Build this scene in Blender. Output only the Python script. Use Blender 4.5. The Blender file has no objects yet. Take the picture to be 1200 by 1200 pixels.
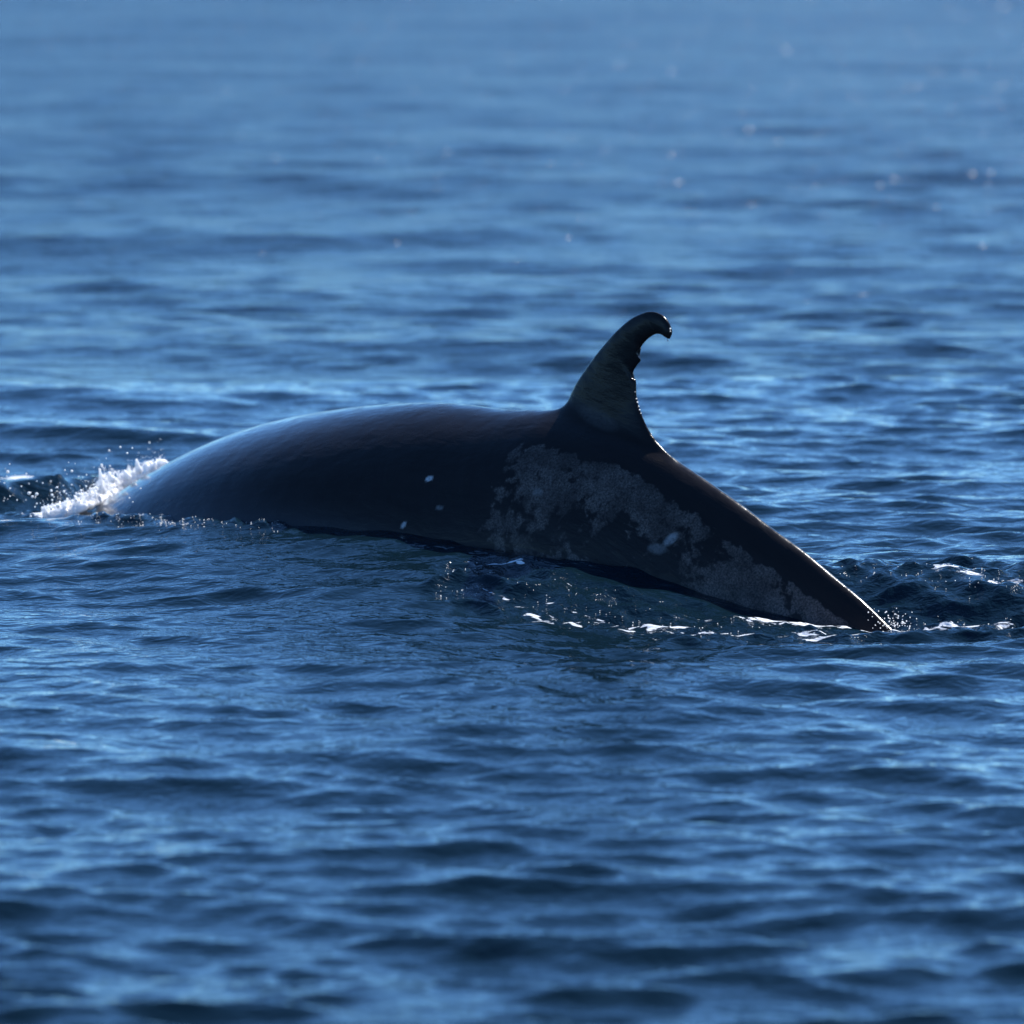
import bpy, bmesh, math
import numpy as np

# ------------------------------------------------------------------ camera, sky, sun
S = bpy.context.scene
H = 4.6                      # eye height above the sea, from a boat's deck
F = 8000.0                   # focal length in pixels of a 1200 px wide picture
PITCH = math.atan(880 / F)   # horizon lies above the frame
SUN_EL, SUN_AZ = math.radians(43), math.radians(38)     # azimuth measured from +Y towards +X

cam = bpy.data.cameras.new('camera'); camo = bpy.data.objects.new('camera', cam)
S.collection.objects.link(camo); S.camera = camo
camo.location = (0, 0, H); camo.rotation_euler = (math.pi / 2 - PITCH, 0, 0)
cam.sensor_width = 36; cam.lens = 36 * F / 1200
cam.clip_start = 0.5; cam.clip_end = 60000
cam.dof.use_dof = True; cam.dof.focus_distance = 37.9; cam.dof.aperture_fstop = cam.lens / 125.0
cam.dof.aperture_blades = 0

W = bpy.data.worlds.new('World'); S.world = W; W.use_nodes = True
nt = W.node_tree; nt.nodes.clear()
sky = nt.nodes.new('ShaderNodeTexSky'); sky.sky_type = 'NISHITA'; sky.sun_disc = False
sky.sun_elevation = SUN_EL; sky.sun_rotation = SUN_AZ
sky.altitude = 0; sky.air_density = 0.7; sky.dust_density = 0.05; sky.ozone_density = 3.0
tint = nt.nodes.new('ShaderNodeMix'); tint.data_type = 'RGBA'; tint.blend_type = 'MULTIPLY'
tint.inputs['Factor'].default_value = 1.0
tint.inputs['B'].default_value = (0.45, 0.72, 0.95, 1)
bg = nt.nodes.new('ShaderNodeBackground'); bg.inputs['Strength'].default_value = 0.15
wo = nt.nodes.new('ShaderNodeOutputWorld')
nt.links.new(sky.outputs['Color'], tint.inputs['A']); nt.links.new(tint.outputs['Result'], bg.inputs['Color'])
nt.links.new(bg.outputs['Background'], wo.inputs['Surface'])

sl = bpy.data.lights.new('sun', 'SUN'); sl.energy = 5.0; sl.angle = math.radians(0.53); sl.color = (1, 0.97, 0.93)
so = bpy.data.objects.new('sun', sl); S.collection.objects.link(so)
so.rotation_euler = (math.pi / 2 - SUN_EL, 0, math.pi - SUN_AZ)
so.location = (20, 30, 40)

S.view_settings.view_transform = 'Standard'; S.view_settings.look = 'None'
S.view_settings.exposure = 0.40; S.view_settings.gamma = 1.0; S.view_settings.use_curve_mapping = False
S.render.engine = 'CYCLES'
S.cycles.use_denoising = True
S.cycles.max_bounces = 6; S.cycles.glossy_bounces = 3; S.cycles.diffuse_bounces = 2
S.cycles.transmission_bounces = 4
S.cycles.sample_clamp_direct = 12.0; S.cycles.sample_clamp_indirect = 4.0

rng = np.random.default_rng(11)
CP, SP = math.cos(PITCH), math.sin(PITCH)

# ------------------------------------------------------------------ helpers
def ray(px, py):
    """direction of a photograph pixel in world axes"""
    a = (np.asarray(px, float) - 600) / F; b = (np.asarray(py, float) - 600) / F
    return np.stack([a, CP - b * SP, -SP - b * CP], -1)

def ground(px, py, z=0.0):
    d = ray(px, py); t = (z - H) / d[..., 2]
    return d[..., :2] * t[..., None]

def sstep(a, b, x):
    t = np.clip((x - a) / (b - a), 0, 1); return t * t * (3 - 2 * t)

def link(name, verts, faces, mat=None, smooth=True):
    me = bpy.data.meshes.new(name)
    verts = np.asarray(verts, np.float32); faces = np.asarray(faces, np.int32)
    k = faces.shape[1]
    me.vertices.add(len(verts)); me.vertices.foreach_set('co', verts.ravel())
    me.loops.add(faces.size); me.loops.foreach_set('vertex_index', faces.ravel())
    me.polygons.add(len(faces)); me.polygons.foreach_set('loop_start', np.arange(0, faces.size, k, dtype=np.int32))
    me.update(calc_edges=True); me.validate()
    if smooth: me.shade_smooth()
    o = bpy.data.objects.new(name, me); S.collection.objects.link(o)
    if mat: me.materials.append(mat)
    return o

def attr(o, name, vals):
    a = o.data.attributes.new(name, 'FLOAT', 'POINT'); a.data.foreach_set('value', np.asarray(vals, np.float32))

class NT:
    """small wrapper to write node trees briefly"""
    def __init__(s, name):
        s.m = bpy.data.materials.new(name); s.m.use_nodes = True; s.t = s.m.node_tree; s.t.nodes.clear()
        s.out = s.t.nodes.new('ShaderNodeOutputMaterial')
    def n(s, kind, **kw):
        x = s.t.nodes.new('ShaderNode' + kind)
        for k, v in kw.items():
            if k[0] == '_': setattr(x, k[1:], v)
            else:
                key = k.replace('__', ' ')
                s.put(x.inputs[int(key[1:]) if key[0] == 'i' and key[1:].isdigit() else key], v)
        return x
    def put(s, sock, v):
        if isinstance(v, bpy.types.NodeSocket): s.t.links.new(v, sock)
        else: sock.default_value = v
    def math(s, op, a, b=0.0, c=0.0, clamp=False):
        x = s.t.nodes.new('ShaderNodeMath'); x.operation = op; x.use_clamp = clamp
        for i, v in enumerate((a, b, c)): s.put(x.inputs[i], v)
        return x.outputs[0]
    def noise(s, vec, scale, detail=2.0, rough=0.5, dist=0.0):
        return s.n('TexNoise', Vector=vec, Scale=scale, Detail=detail, Roughness=rough, Distortion=dist).outputs['Fac']
    def map(s, vec, sc, rot=(0, 0, 0)):
        return s.n('Mapping', Vector=vec, Scale=sc, Rotation=rot).outputs[0]
    def range(s, v, a, b, c=0.0, d=1.0):
        return s.n('MapRange', _interpolation_type='SMOOTHSTEP', Value=v, i1=a, i2=b, i3=c, i4=d).outputs[0]
    def mix(s, f, a, b):
        x = s.n('Mix', _data_type='RGBA'); s.put(x.inputs['Factor'], f); s.put(x.inputs['A'], a); s.put(x.inputs['B'], b)
        return x.outputs['Result']
    def at(s, name): return s.n('Attribute', _attribute_name=name).outputs['Fac']

# ------------------------------------------------------------------ materials
def water_material():
    m = NT('sea_water')
    pos = m.n('NewGeometry').outputs['Position']
    foam, chop, lost = m.at('foam'), m.at('chop'), m.at('lost')
    # fine ripples that the mesh is too coarse to hold
    w1 = m.noise(m.map(pos, (1.0, 1.5, 1.0), (0, 0, 0.25)), 5.0, 2.0, 0.55, 0.6)
    w2 = m.noise(m.map(pos, (1.0, 1.6, 1.0), (0, 0, -0.35)), 13.0, 2.0, 0.5, 0.4)
    w3 = m.noise(pos, 36.0, 2.0, 0.55, 0.3)
    f1 = m.noise(m.map(pos, (0.8, 1.3, 1.0), (0, 0, 0.1)), 2.4, 3.0, 0.55, 0.5)
    h = m.math('ADD', m.math('MULTIPLY', w1, 0.016), m.math('MULTIPLY', w2, 0.0048))
    h = m.math('ADD', h, m.math('MULTIPLY', f1, m.math('MULTIPLY', lost, 0.20)))
    h = m.math('ADD', h, m.math('MULTIPLY', w3, m.math('MULTIPLY_ADD', chop, 0.0025, 0.0009)))
    w4 = m.noise(m.map(pos, (0.8, 1.0, 1.0), (0, 0, 0.5)), 17.0, 3.0, 0.6, 0.7)
    h = m.math('ADD', h, m.math('MULTIPLY', w4, m.math('MULTIPLY', chop, 0.016)))
    bump = m.n('Bump', Strength=1.0, Distance=1.0, Height=h).outputs[0]
    body = m.n('BsdfPrincipled', i0=(0.004, 0.015, 0.024, 1), Roughness=m.math('MULTIPLY_ADD', lost, 0.24, 0.03), IOR=1.333, Normal=bump)
    # foam lace
    fn = m.noise(m.map(pos, (0.32, 0.7, 1.0)), 30.0, 5.0, 0.62, 0.6)
    mask = m.range(m.math('ADD', fn, m.math('MULTIPLY_ADD', foam, 0.75, -0.62)), 0.48, 0.56)
    mask = m.math('MULTIPLY', mask, m.range(foam, 0.04, 0.2))
    white = m.n('BsdfDiffuse', Color=(0.82, 0.85, 0.88, 1), Normal=bump).outputs[0]
    mx = m.n('MixShader', Fac=mask, i1=body.outputs[0], i2=white)
    m.t.links.new(mx.outputs[0], m.out.inputs['Surface'])
    return m.m

def foam_material():
    m = NT('foam_white')
    p = m.n('BsdfPrincipled', i0=(0.95, 0.96, 0.97, 1), Roughness=0.25, IOR=1.33, Subsurface__Weight=1.0, Subsurface__Radius=(1, 1, 1), Subsurface__Scale=0.06)
    m.t.links.new(p.outputs[0], m.out.inputs['Surface'])
    return m.m

def skin_material():
    m = NT('whale_skin')
    pos = m.n('NewGeometry').outputs['Position']
    mott, scar, along = m.at('mottle'), m.at('scar'), m.n('Attribute', _attribute_name='bodyco').outputs['Vector']
    big = m.noise(pos, 2.9, 4.0, 0.66, 0.35)
    edge = m.noise(pos, 14.0, 3.0, 0.6, 0.2)
    grain = m.n('TexVoronoi', _feature='DISTANCE_TO_EDGE', Vector=pos, Scale=52.0).outputs['Distance']
    grain2 = m.noise(pos, 85.0, 3.0, 0.7)
    pm = m.math('ADD', m.math('ADD', m.math('MULTIPLY', big, 0.80), m.math('MULTIPLY', edge, 0.34)), m.math('MULTIPLY_ADD', mott, 0.55, -0.55))
    patch = m.range(pm, 0.465, 0.535)
    lace = m.math('MULTIPLY', m.range(grain, 0.0, 0.25, 0.75, 1.0), m.range(grain2, 0.32, 0.68, 0.25, 1.25))
    tone = m.range(m.noise(pos, 5.5, 3.0, 0.6), 0.32, 0.66, 0.35, 1.0)
    patch = m.math('MULTIPLY', m.math('MULTIPLY', patch, tone), lace, clamp=True)
    streak = m.noise(m.map(along, (2.5, 9.0, 3.0)), 1.0, 3.0, 0.6, 0.3)
    dark = m.mix(streak, (0.011, 0.010, 0.011, 1), (0.022, 0.019, 0.020, 1))
    fore_sheen = m.mix(streak, (0.060, 0.088, 0.135, 1), (0.095, 0.130, 0.185, 1))      # blue sky sheen put into the colour of the shoulders
    dark = m.mix(m.at('fore_sheen'), dark, fore_sheen)
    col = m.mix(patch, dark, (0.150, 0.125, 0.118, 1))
    sn = m.noise(pos, 60.0, 2.0, 0.6)
    col = m.mix(m.math('MULTIPLY', scar, m.range(sn, 0.25, 0.6, 0.45, 1.0)), col, (0.55, 0.55, 0.58, 1))
    b1 = m.noise(m.map(along, (7.0, 20.0, 8.0)), 1.0, 3.0, 0.55, 0.4)
    b2 = m.noise(pos, 70.0, 2.0, 0.6)
    b3 = m.noise(pos, 6.0, 2.0, 0.5)
    h = m.math('ADD', m.math('MULTIPLY', b1, 0.0042), m.math('ADD', m.math('MULTIPLY', b2, 0.0008), m.math('MULTIPLY', b3, 0.008)))
    bump = m.n('Bump', Strength=0.8, Distance=1.0, Height=h).outputs[0]
    rough = m.range(b1, 0.3, 0.7, 0.15, 0.28)
    p = m.n('BsdfPrincipled', i0=col, Coat__Weight=m.math('MULTIPLY', m.at('fore_sheen'), .85), Coat__Roughness=0.16, Coat__IOR=1.5, Roughness=rough, IOR=1.5, Specular__IOR__Level=m.math('MULTIPLY_ADD', m.at('fore_sheen'), .84, .15), Normal=bump)
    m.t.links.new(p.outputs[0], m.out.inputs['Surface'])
    return m.m

M_WATER, M_FOAM, M_SKIN = water_material(), foam_material(), skin_material()

# ------------------------------------------------------------------ the sea
def poly_dist(P, line, closed=False):
    """distance of the points P (n,2) to a polyline and the parameter along it"""
    best = np.full(len(P), 1e9, np.float32); par = np.zeros(len(P), np.float32)
    for i in range(len(line) - 1):
        a, b = line[i], line[i + 1]; ab = b - a
        t = np.clip(((P - a) @ ab) / (ab @ ab), 0, 1)
        d = np.hypot(P[:, 0] - a[0] - t * ab[0], P[:, 1] - a[1] - t * ab[1])
        k = d < best; best[k] = d[k]; par[k] = i + t[k]
    return best, par

def inside(P, poly):
    c = np.zeros(len(P), bool); n = len(poly)
    for i in range(n):
        a, b = poly[i], poly[(i + 1) % n]
        k = (a[1] > P[:, 1]) != (b[1] > P[:, 1])
        x = (b[0] - a[0]) * (P[:, 1] - a[1]) / (b[1] - a[1] + 1e-12) + a[0]
        c ^= k & (P[:, 0] < x)
    return c

def zone(P, poly, feather):
    d, _ = poly_dist(P, np.vstack([poly, poly[:1]]))
    s = np.where(inside(P, poly), d, -d)
    return sstep(-feather, feather, s)

# height of the disturbed water round the animal: (pixel x, pixel y, height)
CTRL = []
def ctrl(pts, n=6):
    for (x0, y0, z0), (x1, y1, z1) in zip(pts[:-1], pts[1:]):
        for k in range(n):
            t = k / n; CTRL.append((x0 + (x1 - x0) * t, y0 + (y1 - y0) * t, z0 + (z1 - z0) * t))
    CTRL.append(pts[-1])
ctrl([(40, 611, .05), (120, 613, .10), (200, 617, .14), (330, 628, .17), (450, 640, .17), (560, 657, .14), (640, 674, .13),
      (740, 698, .04), (820, 714, -.04), (940, 728, -.12), (1035, 735, -.17)])
ctrl([(0, 638, .03), (120, 640, .05), (330, 655, .08), (450, 672, .09)])
ctrl([(505, 692, .08), (600, 716, -.04), (700, 740, -.13), (800, 750, -.17), (1000, 750, -.19), (1250, 740, -.16)])
ctrl([(700, 772, -.08), (800, 778, -.11), (1000, 778, -.12), (1250, 772, -.10)])
ctrl([(965, 655, .04), (1080, 658, .07), (1140, 663, .08), (1250, 668, .06)])
ctrl([(930, 630, .0), (1080, 630, .0), (1250, 640, .0)], 4)
CTRL = np.array(CTRL)
CXY = ground(CTRL[:, 0], CTRL[:, 1], CTRL[:, 2]); CZ = CTRL[:, 2]

def local_height(P):
    z = np.zeros(len(P), np.float32)
    near = np.where((np.abs(P[:, 0]) < 12) & (P[:, 1] > 30) & (P[:, 1] < 70))[0]
    Q = P[near]
    num = np.zeros(len(Q)); den = np.full(len(Q), 0.25)
    for (x, y), c in zip(CXY, CZ):
        d2 = ((Q[:, 0] - x) / 0.34) ** 2 + ((Q[:, 1] - y) / 0.30) ** 2
        w = np.exp(-0.5 * d2); num += w * c; den += w
    zz = num / den
    # bow wave beside the splash: steep face to this side, long back
    def ridge(line, zs, front, back):
        pts = np.array([ground(x, y, z) for (x, y), z in zip(line, zs)])
        yc = np.interp(Q[:, 0], pts[:, 0], pts[:, 1]); zc = np.interp(Q[:, 0], pts[:, 0], zs)
        d = Q[:, 1] - yc
        prof = np.where(d < 0, np.exp(-(d / front) ** 2 * 1.0), np.exp(-(d / back) ** 2))
        return zc * prof
    zz += ridge([(-700, 575), (-300, 562), (0, 559), (70, 557), (130, 557), (215, 570)], [0, .12, .19, .18, .12, 0], .28, .75)
    zz += ridge([(-700, 488), (-150, 494), (60, 501), (150, 506), (280, 514), (430, 530)], [0, .06, .075, .07, .06, 0], .30, .55)
    zz += ridge([(-700, 446), (-150, 452), (100, 461), (210, 470), (320, 480)], [0, .045, .06, .05, 0], .35, .6)
    z[near] = zz
    return z

def surf(pts):
    """where a photograph pixel meets the disturbed water"""
    pts = np.asarray(pts, float); p = ground(pts[:, 0], pts[:, 1]); z = np.zeros(len(pts))
    for k in range(10):
        z = .5 * z + .5 * local_height(p); p = ground(pts[:, 0], pts[:, 1], z)
    return p

def graded(lo, hi, step, ratio, limit):
    a = list(np.arange(lo, hi + 1e-6, step))
    s = step; x = hi
    while x < limit: s *= ratio; x += s; a.append(min(x, limit))
    s = step; x = lo
    while x > -limit: s *= ratio; x -= s; a.insert(0, max(x, -limit))
    return np.array(a)

def build_sea():
    ang = graded(-680 / F, 680 / F, 2.3 / F, 1.055, math.pi)          # bearing of each spoke
    ang = ang[:-1]                                                    # closes on itself
    # rings: depression angle steps, finest round the whale
    dep = []
    y = 1330.0
    while y > -150:
        dep.append((y + 280) / F); y -= 0.95 if 440 < y < 790 else 2.15
    near = list(np.geomspace(1.5, dep[0], 46)[:-1]); far = list(np.geomspace(dep[-1], H / 30000, 60)[1:])
    dep = np.array(near + dep + far); rad = H / np.tan(np.minimum(dep, 1.5))
    A, R = np.meshgrid(ang, rad)
    X = (R * np.sin(A)).ravel(); Y = (R * np.cos(A)).ravel()
    P = np.stack([X, Y], 1)
    nr, nc = A.shape
    dR = np.abs(np.gradient(rad)); dA = np.abs(np.gradient(ang))
    sp = np.maximum(np.repeat(dR, nc), (R * dA[None, :]).ravel()).astype(np.float32)
    spx = (R * dA[None, :]).ravel()
    print('sea grid', nr, nc, nr * nc)

    # wind waves: a spread of short crested trains
    Z = np.zeros(nr * nc, np.float32); DX = np.zeros_like(Z); DY = np.zeros_like(Z); lost = np.zeros_like(Z)
    N = 150
    lam = np.geomspace(0.20, 9.0, N) * rng.uniform(0.96, 1.04, N)
    th = math.radians(-98) + rng.normal(0, 1, N) * np.interp(np.log(lam), [np.log(.2), np.log(9)], [0.62, 0.34])
    slope = np.interp(np.log(lam), np.log([.2, .4, .8, 1.6, 3, 6, 9]), [1.25, 1.25, .8, .42, .27, .2, .13])
    slope *= 0.162 * math.sqrt(2) / math.sqrt((slope ** 2).sum())
    ph = rng.uniform(0, 2 * math.pi, N)
    X32, Y32 = X.astype(np.float32), Y.astype(np.float32)
    # slow patches where the breeze roughens or smooths the ripples
    gust = 1 + 0.33 * np.sin(X32 * .35 + Y32 * .16 + 1.0) * np.sin(Y32 * .21 - X32 * .12) + 0.2 * np.sin(Y32 * .09 + .7)
    tot2 = (slope ** 2).sum()
    for l, t, s, p in zip(lam, th, slope, ph):
        k = 2 * math.pi / l; cx, cy = math.cos(t), math.sin(t)
        f = 1 - sstep(l / 3.4, l / 1.9, sp)
        lost += (1 - f) * (s * s / tot2)
        m = f > 0
        a = (s / k) * f[m] * (gust[m] if l < 2 else 1)
        q = (k * cx) * X32[m] + (k * cy) * Y32[m] + p
        c = np.cos(q); sn = np.sin(q)
        Z[m] += a * c; DX[m] -= a * cx * sn * 0.85; DY[m] -= a * cy * sn * 0.85
    # churned water
    zones = [([(500, 660), (560, 652), (720, 688), (860, 716), (1040, 728), (1060, 748), (800, 752), (680, 738), (560, 712), (500, 692)], .9, .12),
             ([(960, 652), (1080, 655), (1300, 662), (1400, 740), (1040, 742), (1000, 700)], 1.0, .12),
             ([(85, 612), (200, 614), (330, 622), (335, 634), (200, 629), (90, 620)], .45, .05),
             ([(-300, 556), (110, 554), (150, 600), (60, 610), (-300, 612)], .7, .10)]
    chop = np.zeros_like(Z)
    sel = np.where((np.abs(X) < 10) & (Y > 32) & (Y < 50))[0]
    Q = P[sel]; cz = np.zeros(len(sel))
    for poly, st, fe in zones:
        cz = np.maximum(cz, st * zone(Q, surf(poly), fe))
    chop[sel] = cz
    on = sel[cz > 0.01]; cc = cz[cz > 0.01]
    add = np.zeros(len(on)); ax = np.zeros(len(on)); ay = np.zeros(len(on))
    for l in np.geomspace(.07, .42, 60):
        t = -math.pi / 2 + rng.normal(0, .75); k = 2 * math.pi / l
        a = 0.070 / k; q = k * (math.cos(t) * X[on] + math.sin(t) * Y[on]) + rng.uniform(0, 6.28)
        add += a * np.cos(q); ax -= a * math.cos(t) * np.sin(q); ay -= a * math.sin(t) * np.sin(q)
    Z[on] += add * cc; DX[on] += ax * cc * .8; DY[on] += ay * cc * .8
    # thin ruffled lip where water runs along the near side of the back
    lip = np.zeros(len(sel))
    for line, wd, st in [([(90, 615), (200, 619), (330, 627)], .05, 1.0), ([(505, 684), (545, 668), (560, 660)], .06, .9), ([(508, 690), (560, 690)], .05, .8)]:
        d, _ = poly_dist(Q, surf(line)); lip = np.maximum(lip, st * np.exp(-(d / wd) ** 2))
    li = sel[lip > .02]; lw = lip[lip > .02]; add = np.zeros(len(li))
    for l in np.geomspace(.045, .16, 34):
        t = rng.uniform(-math.pi, 0); k = 2 * math.pi / l
        add += .085 / k * np.cos(k * (math.cos(t) * X[li] + .45 * math.sin(t) * Y[li]) + rng.uniform(0, 6.28))
    Z[li] += (add + .02) * lw; chop[li] = np.maximum(chop[li], lw)
    Z += local_height(P)

    # foam laid where the photograph shows it
    foam = np.zeros_like(Z)
    fl = [([(840, 741), (920, 744), (1000, 745)], .022, .95), ([(620, 712), (680, 727), (740, 737)], .022, .95), ([(1045, 737), (1085, 739)], .03, 1.0), ([(860, 722), (930, 727)], .025, .95), ([(760, 729), (830, 733), (880, 737)], .028, 1.0), ([(780, 735), (860, 741)], .02, .9), ([(895, 724), (960, 729), (1000, 731), (1060, 734)], .036, 1.2),
          ([(930, 736), (1000, 738), (1050, 740)], .022, .9), ([(690, 719), (740, 726), (800, 730)], .022, .85),
          ([(1030, 742), (1100, 742)], .02, .9), ([(1085, 733), (1130, 733), (1180, 730)], .04, .9),
          ([(1105, 666), (1150, 668)], .04, .9), ([(1080, 663), (1110, 666)], .03, .85), ([(1165, 672), (1210, 670)], .03, .85),
          ([(545, 657), (575, 659), (608, 664)], .018, 1.1), ([(640, 700), (700, 716), (740, 722)], .02, .8),
          ([(560, 688), (620, 704), (680, 722)], .018, .8), ([(290, 618), (325, 622), (345, 621)], .025, .95),
          ([(100, 613), (200, 615), (320, 622)], .02, .75), ([(820, 718), (900, 722)], .02, .75), ([(640, 677), (720, 694)], .018, .75),
          ([(-200, 557), (0, 559), (60, 557), (115, 557)], .05, 1.0), ([(40, 606), (90, 610)], .05, 1.0), ([(0, 617), (40, 618)], .03, .8)]
    for line, wd, st in fl:
        d, _ = poly_dist(Q, surf(line))
        foam[sel] = np.maximum(foam[sel], min(st, 1.02) * np.exp(-(d / (wd * 2.5)) ** 2))

    V = np.stack([X + DX, Y + DY, Z], 1)
    V = np.vstack([V, [[0, 0, 0]]])
    i = np.arange(nr - 1)[:, None] * nc; j = np.arange(nc)[None, :]; jn = (j + 1) % nc
    Fq = np.stack([i + j, i + jn, i + nc + jn, i + nc + j], -1).reshape(-1, 4)[:, ::-1]
    o = link('ocean', V, Fq, M_WATER)
    # close the disc under the boat
    one = np.array([0.0])
    attr(o, 'foam', np.append(foam, 0)); attr(o, 'chop', np.append(chop, 0)); attr(o, 'lost', np.append(lost, 0))
    o['kind'] = 'structure'; o['label'] = 'blue rippled open sea around the whale'
    return o
build_sea()

# ------------------------------------------------------------------ the whale
AX0 = ground(85, 607, .04); AX1 = ground(1040, 733, -.16)      # where the back goes under at both ends
ADIR = (AX1 - AX0) / np.linalg.norm(AX1 - AX0); ALEN = np.linalg.norm(AX1 - AX0)
ANRM = np.array([ADIR[1], -ADIR[0]])                            # horizontal, to the near side
if ANRM[1] > 0: ANRM = -ANRM
print('whale visible length', ALEN, 'heading', math.degrees(math.atan2(ADIR[1], ADIR[0])))

def bend(s):
    """the forward half of the body swings away from the boat"""
    return -1.05 * np.clip((.80 - np.asarray(s) / ALEN) / .80, 0, 1.4) ** 1.5

def on_plane(px, py):
    """photograph pixel -> (distance along the body, height) in the animal's upright mid plane"""
    d = ray(px, py); s = np.zeros(np.shape(px))
    for k in range(8):
        t = (AX0 @ ANRM + bend(s)) / (d[..., :2] @ ANRM)
        p = d * t[..., None]
        s = (p[..., :2] - AX0) @ ADIR
    return np.stack([s, p[..., 2] + H], -1)

def catmull(pts, n):
    pts = np.asarray(pts, float); out = []
    P = np.vstack([2 * pts[0] - pts[1], pts, 2 * pts[-1] - pts[-2]])
    for i in range(1, len(P) - 2):
        for k in range(n):
            t = k / n
            out.append(.5 * ((2 * P[i]) + (P[i + 1] - P[i - 1]) * t + (2 * P[i - 1] - 5 * P[i] + 4 * P[i + 1] - P[i + 2]) * t * t
                             + (3 * P[i] - P[i - 1] - 3 * P[i + 1] + P[i + 2]) * t ** 3))
    out.append(pts[-1]); return np.array(out)

RIDGE = np.array([(85, 617), (130, 601), (190, 567), (240, 534), (290, 507), (340, 490), (400, 479), (450, 474), (500, 472), (545, 474),
                  (590, 479), (630, 479), (660, 480), (700, 492), (740, 508), (775, 528), (800, 545), (830, 565), (870, 593), (900, 616),
                  (940, 645), (980, 678), (1010, 703), (1040, 732)], float)
rp = on_plane(RIDGE[:, 0], RIDGE[:, 1])
s0, z0 = rp[0]; s1, z1 = rp[-1]
sl0 = (rp[1, 1] - rp[0, 1]) / (rp[1, 0] - rp[0, 0]); sl1 = (rp[-1, 1] - rp[-2, 1]) / (rp[-1, 0] - rp[-2, 0])
pre = [(s0 - 2.4, z0 - 1.6), (s0 - 1.2, z0 - .85), (s0 - .5, z0 - .39)]
post = [(s1 + .35, z1 - .27), (s1 + .8, z1 - .62), (s1 + 1.2, z1 - .9)]
rcurve = catmull(np.vstack([pre, rp, post]), 6)
SS = np.linspace(rcurve[0, 0], rcurve[-1, 0], 420)
ZZ = np.interp(SS, rcurve[:, 0], rcurve[:, 1])
u = (SS - s0) / (s1 - s0)
WID = np.interp(u, [-.40, -.34, -.2, 0, .2, .4, .55, .68, .8, .9, 1.0, 1.15, 1.25], [.12, .80, 1.25, 1.40, 1.35, 1.12, .80, .58, .38, .25, .16, .10, .04])
HGT = np.interp(u, [-.40, -.34, -.2, 0, .2, .4, .55, .68, .8, .9, 1.0, 1.15, 1.25], [.15, .55, .80, .85, .85, .88, .92, .96, .92, .78, .56, .28, .08])
EXP = np.interp(u, [-.4, .2, .4, .6, .75, .9, 1.25], [.95, .95, .97, 1.12, 1.28, 1.2, 1.0])
_k = np.exp(-np.linspace(-2, 2, 61) ** 2); _k /= _k.sum()
WID, HGT, EXP = [np.convolve(np.pad(a, 30, mode='edge'), _k, 'valid') for a in (WID, HGT, EXP)]
NT_ = 96
tt = np.linspace(0, 2 * math.pi, NT_, endpoint=False)
verts = []
for s, z, w, h, e in zip(SS, ZZ, WID, HGT, EXP):
    lat = w * np.sign(np.sin(tt)) * np.abs(np.sin(tt)) ** np.where(np.cos(tt) > 0, e, 1.0)
    up = z - h * (1 - np.where(np.cos(tt) > 0, 1.0, .25) * np.cos(tt))
    base = AX0 + ADIR * s + ANRM * bend(s)
    verts.append(np.stack([base[0] + ANRM[0] * lat, base[1] + ANRM[1] * lat, up], 1))
verts = np.concatenate(verts); ns = len(SS)
i = np.arange(ns - 1)[:, None] * NT_; j = np.arange(NT_)[None, :]; jn = (j + 1) % NT_
faces = np.stack([i + j, i + jn, i + NT_ + jn, i + NT_ + j], -1).reshape(-1, 4)
bm = bmesh.new()
bv = [bm.verts.new(v) for v in verts]
for f in faces: bm.faces.new([bv[k] for k in f])
bm.faces.new(bv[:NT_]); bm.faces.new(bv[-NT_:][::-1])

# dorsal fin: leading and trailing outline traced in the mid plane, lens-shaped thickness
LEAD = catmull([(600, 545), (622, 505), (643, 484), (661, 470), (676, 447), (692, 424), (706, 406), (722, 388), (738, 374), (750, 367.5), (760, 364.5),
                (770, 365.5), (778, 370), (784, 378), (787, 388), (786, 396)], 10)
TRAIL = np.vstack([catmull([(838, 600), (815, 566), (798, 545), (780, 528), (766, 511), (757, 496), (751, 482), (747, 468), (746, 455), (746, 446.5)], 10),
                   [(738.4, 445), (739.8, 442)],
                   catmull([(741.5, 438), (746, 430), (753, 422)], 8), [(744.0, 419.5)],
                   catmull([(745.5, 419), (748, 412), (754, 403), (761, 396), (768, 392), (774, 392), (779, 395), (783, 398), (785.5, 397)], 10)])
def resample(c, n):
    d = np.r_[0, np.cumsum(np.linalg.norm(np.diff(c, axis=0), axis=1))]; d /= d[-1]
    q = np.linspace(0, 1, n); return np.stack([np.interp(q, d, c[:, 0]), np.interp(q, d, c[:, 1])], 1)
NV, NU = 200, 40
def to3(p2, lat):
    sz = on_plane(p2[:, 0], p2[:, 1])
    xy = AX0[None] + ADIR[None] * sz[:, :1] + ANRM[None] * (lat + bend(sz[:, 0]))[:, None]
    return np.column_stack([xy, sz[:, 1]])
L, T = resample(LEAD, NV), resample(TRAIL, NV)
uu = np.linspace(0, 1, NU)
prof = (2.2 * np.sqrt(np.clip(uu, 0, 1)) * (1 - uu) ** 0.75); prof /= prof.max()
rings = []
for k in range(NV):
    v = k / (NV - 1)
    p2 = L[k][None] * (1 - uu)[:, None] + T[k][None] * uu[:, None]
    tmax = .024 + .05 * (1 - v) ** 1.2 + .09 * (1 - v) ** 5
    tmax *= min(1, (1 - v) / .04 + .25)
    th = tmax * (0.10 + 0.90 * prof)
    th[0] = 0; th[-1] = 0.0
    a = to3(p2, th); b = to3(p2, -th)
    rings.append([bm.verts.new(q) for q in np.vstack([a, b[-2:0:-1]])])
for a, b in zip(rings[:-1], rings[1:]):
    n = len(a)
    for k in range(n):
        bm.faces.new((a[k], b[k], b[(k + 1) % n], a[(k + 1) % n]))
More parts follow.
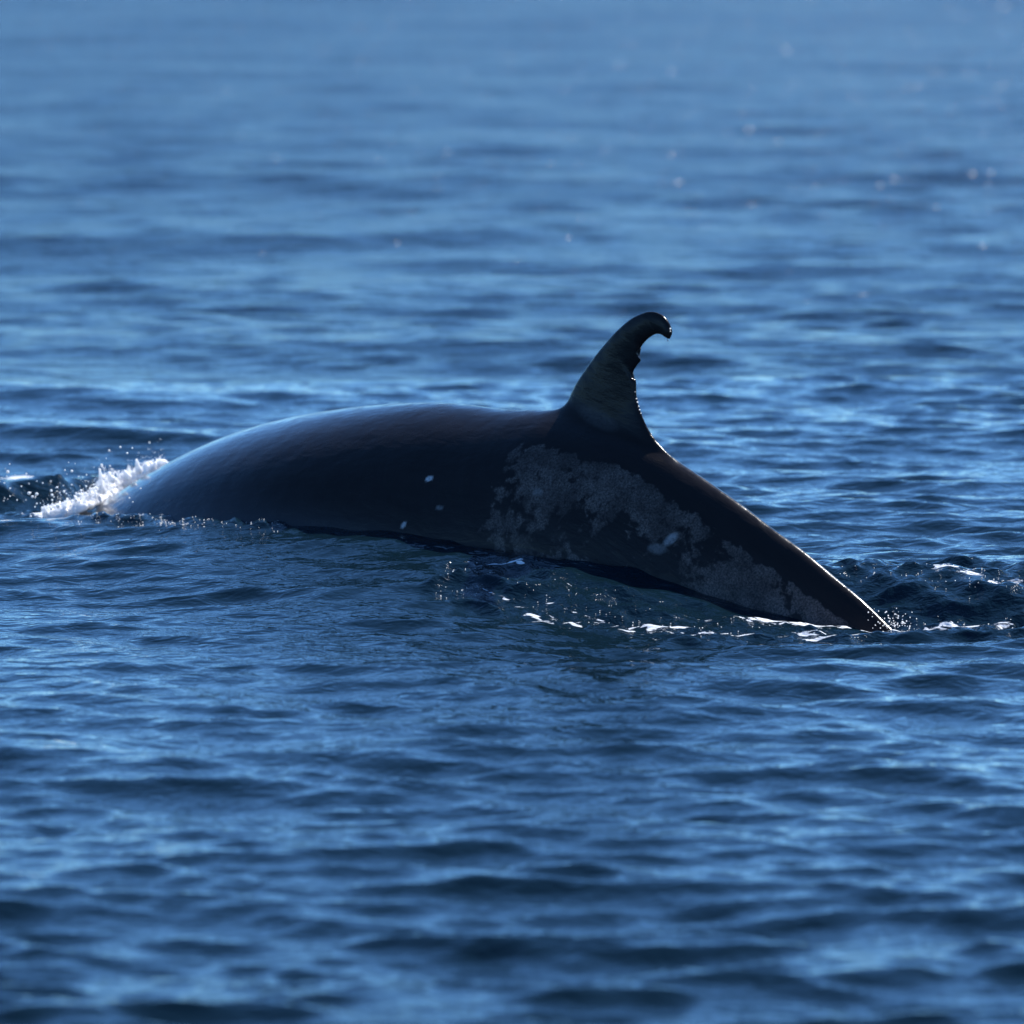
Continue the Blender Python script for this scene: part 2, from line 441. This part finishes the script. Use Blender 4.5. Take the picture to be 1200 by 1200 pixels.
bm.faces.new(rings[0]); bm.faces.new(rings[-1][::-1])
bmesh.ops.recalc_face_normals(bm, faces=bm.faces)
me = bpy.data.meshes.new('whale_raw'); bm.to_mesh(me); bm.free()
raw = bpy.data.objects.new('whale_raw', me); S.collection.objects.link(raw)
md = raw.modifiers.new('r', 'REMESH'); md.mode = 'VOXEL'; md.voxel_size = 0.0119
dg = bpy.context.evaluated_depsgraph_get(); ev = raw.evaluated_get(dg)
me2 = bpy.data.meshes.new_from_object(ev)
n = len(me2.vertices); co = np.empty(n * 3, np.float32); me2.vertices.foreach_get('co', co); co = co.reshape(-1, 3)
bpy.data.objects.remove(raw); bpy.data.meshes.remove(me)
print('whale verts', n)
# soften the voxel steps everywhere a little and the fin's root a lot
ne = len(me2.edges); ed = np.empty(ne * 2, np.int32); me2.edges.foreach_get('vertices', ed); ed = ed.reshape(-1, 2)
deg = np.bincount(ed.ravel(), minlength=n).astype(np.float32)
sc = (co[:, :2] - AX0) @ ADIR; lat = (co[:, :2] - AX0) @ ANRM - bend(sc)
zr = np.interp(sc, SS, ZZ)
finroot = np.exp(-((co[:, 2] - zr) / .13) ** 2) * sstep(s0 + .52 * (s1 - s0), s0 + .58 * (s1 - s0), sc) * (1 - sstep(s0 + .70 * (s1 - s0), s0 + .80 * (s1 - s0), sc))
finup = sstep(.05, .12, co[:, 2] - zr)
wt = np.clip(.4 * (1 - finup) + .05 * finup + .6 * finroot, 0, .9)[:, None]
for it in range(60):
    acc = np.stack([np.bincount(ed[:, 0], co[ed[:, 1], c], n) + np.bincount(ed[:, 1], co[ed[:, 0], c], n) for c in range(3)], 1) / deg[:, None]
    w = wt if it < 5 else wt * finroot[:, None]
    co = co + w * (acc - co)
me2.vertices.foreach_set('co', co.astype(np.float32).ravel()); me2.update()
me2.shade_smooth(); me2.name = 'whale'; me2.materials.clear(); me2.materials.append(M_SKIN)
whale = bpy.data.objects.new('whale', me2); S.collection.objects.link(whale)
whale['label'] = 'dark wet whale arching its back with hooked dorsal fin at the sea surface'
whale['category'] = 'whale'
# markings: mottled grey flank behind, pale round scars
sc = (co[:, :2] - AX0) @ ADIR; lat = (co[:, :2] - AX0) @ ANRM - bend(sc); zr = np.interp(sc, SS, ZZ)
un = (sc - s0) / (s1 - s0); below = zr - co[:, 2]
# where each point of the skin stands in the photograph, to place the animal's own marks on its flank
rel = co - np.array([0, 0, H]); fw = rel[:, 1] * CP - rel[:, 2] * SP
PX = 600 + F * rel[:, 0] / fw; PY = 600 - F * (rel[:, 1] * SP + rel[:, 2] * CP) / fw
def blob(x, y, rx, ry, rot=0.0):
    c, s_ = math.cos(rot), math.sin(rot); dx, dy = PX - x, PY - y
    return np.clip(1.6 * (1 - ((c * dx + s_ * dy) / rx) ** 2 - ((-s_ * dx + c * dy) / ry) ** 2), 0, 1)
nearside = (lat > -0.02)
mottle = sstep(515, 600, PX + .3 * (PY - 600)) * sstep(.03, .20, below) * (.90 + .10 * sstep(640, 860, PX)) * nearside
attr(whale, 'mottle', mottle)
scar = np.maximum.reduce([blob(503, 561, 5.5, 3.2, -.4), .8 * blob(473, 615, 5, 2.8, -1.0), .45 * blob(786, 632, 12, 6, -.7), .2 * blob(770, 643, 13, 7, .1),
                          .14 * blob(630, 577, 7, 5), .25 * blob(515, 595, 5, 3), .05 * blob(700, 490, 30, 12, .5)]) * nearside
attr(whale, 'scar', scar)
attr(whale, 'fore_sheen', 1 - sstep(.0, .60, un + .12 * np.sin(below * 5)))  # painted sky sheen, full at the front of the back, fading aft
ba = whale.data.attributes.new('bodyco', 'FLOAT_VECTOR', 'POINT')
ba.data.foreach_set('vector', np.stack([sc, below + .35 * sc * 0, lat], 1).astype(np.float32).ravel())

# ------------------------------------------------------------------ splash, droplets
def ico():
    b = bmesh.new(); bmesh.ops.create_icosphere(b, subdivisions=2, radius=1)
    v = np.array([x.co for x in b.verts]); f = np.array([[q.index for q in p.verts] for p in b.faces]); b.free(); return v, f
IV, IF = ico()
def blobs(name, C, Rr, mat, stretch=None):
    n = len(C); st = np.ones((n, 3)) if stretch is None else stretch
    V = (IV[None] * (Rr[:, None] * st)[:, None, :] + C[:, None, :]).reshape(-1, 3)
    Fa = (IF[None] + (np.arange(n) * len(IV))[:, None, None]).reshape(-1, 3)
    return link(name, V, Fa, mat)
def at_depth(px, py, Yw):
    d = ray(px, py); t = Yw / d[..., 1]; p = d * np.asarray(t)[..., None]; p[..., 2] += H; return p

# white water thrown up along the far side of the back, where it cuts the surface
C, Rr = [], []
edge = np.array([(50, 606), (85, 606), (110, 596), (140, 580), (165, 566), (194, 549)], float)
TOPX = [50, 72, 85, 98, 106, 112, 117, 121, 126, 131, 136, 142, 147, 152, 157, 161, 165, 172, 180, 187, 194]
TOPY = [601, 594, 588, 581, 577, 571, 561, 551, 560, 554, 560, 555, 561, 553, 554, 545, 550, 545, 548, 542, 549]
for k in range(5000):
    ex = rng.uniform(50, 194); ey = np.interp(ex, edge[:, 0], edge[:, 1]); t = np.interp(ex, TOPX, TOPY) - 6
    v = rng.beta(.8, 1.35)
    y = ey + 5 - v * (ey + 5 - t) + rng.normal(0, 1.3)
    sb = on_plane(np.array(ex), np.array(ey))[0]
    yw = (AX0 + ADIR * sb + ANRM * bend(sb))[1] + rng.uniform(.02, .30)
    yw = yw + (rng.uniform(40.75, 41.25) - yw) * float(1 - sstep(100, 150, ex))
    if ex > 84: y = min(y, ey - 5 + rng.uniform(-2, 0))
    fine = rng.uniform() < .35
    C.append(at_depth(np.array(ex + rng.normal(0, 1.8)), np.array(y - (rng.exponential(6) if fine else 0)), yw))
    Rr.append(rng.uniform(.0035, .006) if fine else rng.uniform(.006, .021) * (1.2 - .75 * v))
for (x0, y0, x1, y1) in [(119, 575, 117, 549), (163, 552, 160, 538), (150, 560, 146, 551), (178, 550, 183, 541), (131, 563, 127, 553)]:      # thin jets
    for t in np.linspace(0, 1, 26):
        C.append(at_depth(np.array(x0 + (x1 - x0) * t + rng.normal(0, .5)), np.array(y0 + (y1 - y0) * t), 41.35)); Rr.append((.016 * (1 - t) + .006) * rng.uniform(.7, 1.2))
sp_raw = blobs('splash_raw', np.array(C), np.array(Rr), None)
md = sp_raw.modifiers.new('r', 'REMESH'); md.mode = 'VOXEL'; md.voxel_size = 0.0072
dg = bpy.context.evaluated_depsgraph_get()
sm = bpy.data.meshes.new_from_object(sp_raw.evaluated_get(dg)); old = sp_raw.data; bpy.data.objects.remove(sp_raw); bpy.data.meshes.remove(old)
sm.shade_smooth(); sm.materials.clear(); sm.materials.append(M_FOAM)
splash = bpy.data.objects.new('splash', sm); S.collection.objects.link(splash)
splash['kind'] = 'stuff'; splash['label'] = 'white splash thrown up where the whale back meets the sea'; splash['category'] = 'splash'
print('splash verts', len(sm.vertices))
print('TRIS', {o.name: sum(len(p.vertices) - 2 for p in o.data.polygons) for o in S.objects if o.type == 'MESH'})

# loose drops flying off the splash
D = [(9, 553, 5), (84, 552, 4), (141, 524, 3), (128, 528, 3), (149, 531, 3), (155, 525, 2), (119, 545, 4), (129, 546, 2), (76, 551, 2), (31, 555, 2),
     (34, 578, 5), (43, 579, 5), (38, 582, 4), (60, 575, 4), (61, 580, 4), (61, 586, 3), (61, 591, 3), (60, 596, 4), (68, 593, 6), (75, 576, 4),
     (92, 580, 7), (89, 586, 5), (95, 575, 4), (83, 592, 3), (41, 594, 2), (67, 571, 3), (101, 570, 3), (84, 568, 2), (36, 605, 3), (57, 602, 3),
     (25, 570, 2), (12, 572, 2), (20, 586, 2), (5, 566, 2), (50, 566, 2), (106, 576, 3), (79, 599, 3), (88, 596, 2)]
C = [at_depth(np.array(float(x)), np.array(float(y)), 39.8 + rng.uniform(-.2, .9)) for x, y, r in D]; Rr = [r * .0019 + .0008 for x, y, r in D]
for k in range(70):
    C.append(at_depth(np.array(rng.uniform(0, 175)), np.array(rng.normal(575, 16)), 40.5 + rng.uniform(-.4, .9))); Rr.append(rng.uniform(.002, .0045))
dr = blobs('spray_droplets', np.array(C), np.array(Rr), M_FOAM)
dr['kind'] = 'stuff'; dr['label'] = 'loose white water drops flying ahead of the splash'; dr['category'] = 'droplets'

# drops where the tail stock cuts the water
C, Rr = [], []
for k in range(75):
    x = rng.normal(1044, 15); y = rng.normal(731, 5) - max(0, rng.normal(0, 4))
    C.append(at_depth(np.array(x), np.array(min(y, 736)), AX1[1] - .12 + rng.uniform(-.1, .1))); Rr.append(rng.uniform(.0015, .0045))
d2 = blobs('tail_droplets', np.array(C), np.array(Rr), M_FOAM)
d2['kind'] = 'stuff'; d2['label'] = 'small bright drops where the tail stock slips under the water'; d2['category'] = 'droplets'

# beads of water left on the fin's edge
FD = [(787, 385, 2.2), (787, 388, 1.4), (784, 398.5, 2.2), (745, 423, 1.4), (739, 444, 1.6), (745.5, 459, 1.2), (747.5, 467, 1.6), (748.5, 471, 2.0), (750, 476, 1.6),
      (751, 480, 1.8), (752.5, 484, 1.4), (765, 508, 1.2)]
C, Rr = [], []
for x, y, q in FD:
    sz = on_plane(np.array(x), np.array(y)); xy = AX0 + ADIR * sz[0] + ANRM * (bend(sz[0]) + .012)
    C.append((xy[0], xy[1], sz[1])); Rr.append(q * .0024)
d3 = blobs('fin_droplets', np.array(C), np.array(Rr), M_FOAM)
d3['kind'] = 'stuff'; d3['label'] = 'glinting beads of water on the trailing edge of the dorsal fin'; d3['category'] = 'droplets'

# bubbles and beads glinting on the ruffled water
pts = []
for n_, x0, y0, x1, y1, jit in [(190, 92, 614, 240, 622, 2.5), (90, 240, 620, 335, 626, 2.5), (22, 505, 690, 565, 690, 3), (22, 520, 682, 560, 664, 3),
                                (30, 560, 672, 760, 722, 7), (60, 690, 718, 900, 738, 6), (60, 975, 668, 1195, 690, 10), (60, 1030, 725, 1195, 735, 5), (40, 1080, 664, 1195, 668, 2)]:
    t = rng.uniform(0, 1, n_); clump = np.sin(t * 37 + x0) * .03
    t = np.clip(t + clump, 0, 1)
    pts += list(zip(x0 + (x1 - x0) * t, y0 + (y1 - y0) * t + rng.normal(0, jit, n_)))
pts = np.array(pts); xy = surf(pts); zz = local_height(xy)
dp = bpy.context.evaluated_depsgraph_get(); sea = bpy.data.objects['ocean'].evaluated_get(dp)
C = []
for (x, y), z in zip(xy, zz):
    hit, loc, nr_, fi = sea.ray_cast((x, y, 3.0), (0, 0, -1))
    C.append((x, y, (loc.z if hit else z) + .001))
bd = blobs('water_beads', np.array(C), rng.uniform(.0010, .0038, len(C)), M_FOAM)
bd['kind'] = 'stuff'; bd['label'] = 'tiny bright bubbles on the ruffled dark water along the whale'; bd['category'] = 'bubbles'
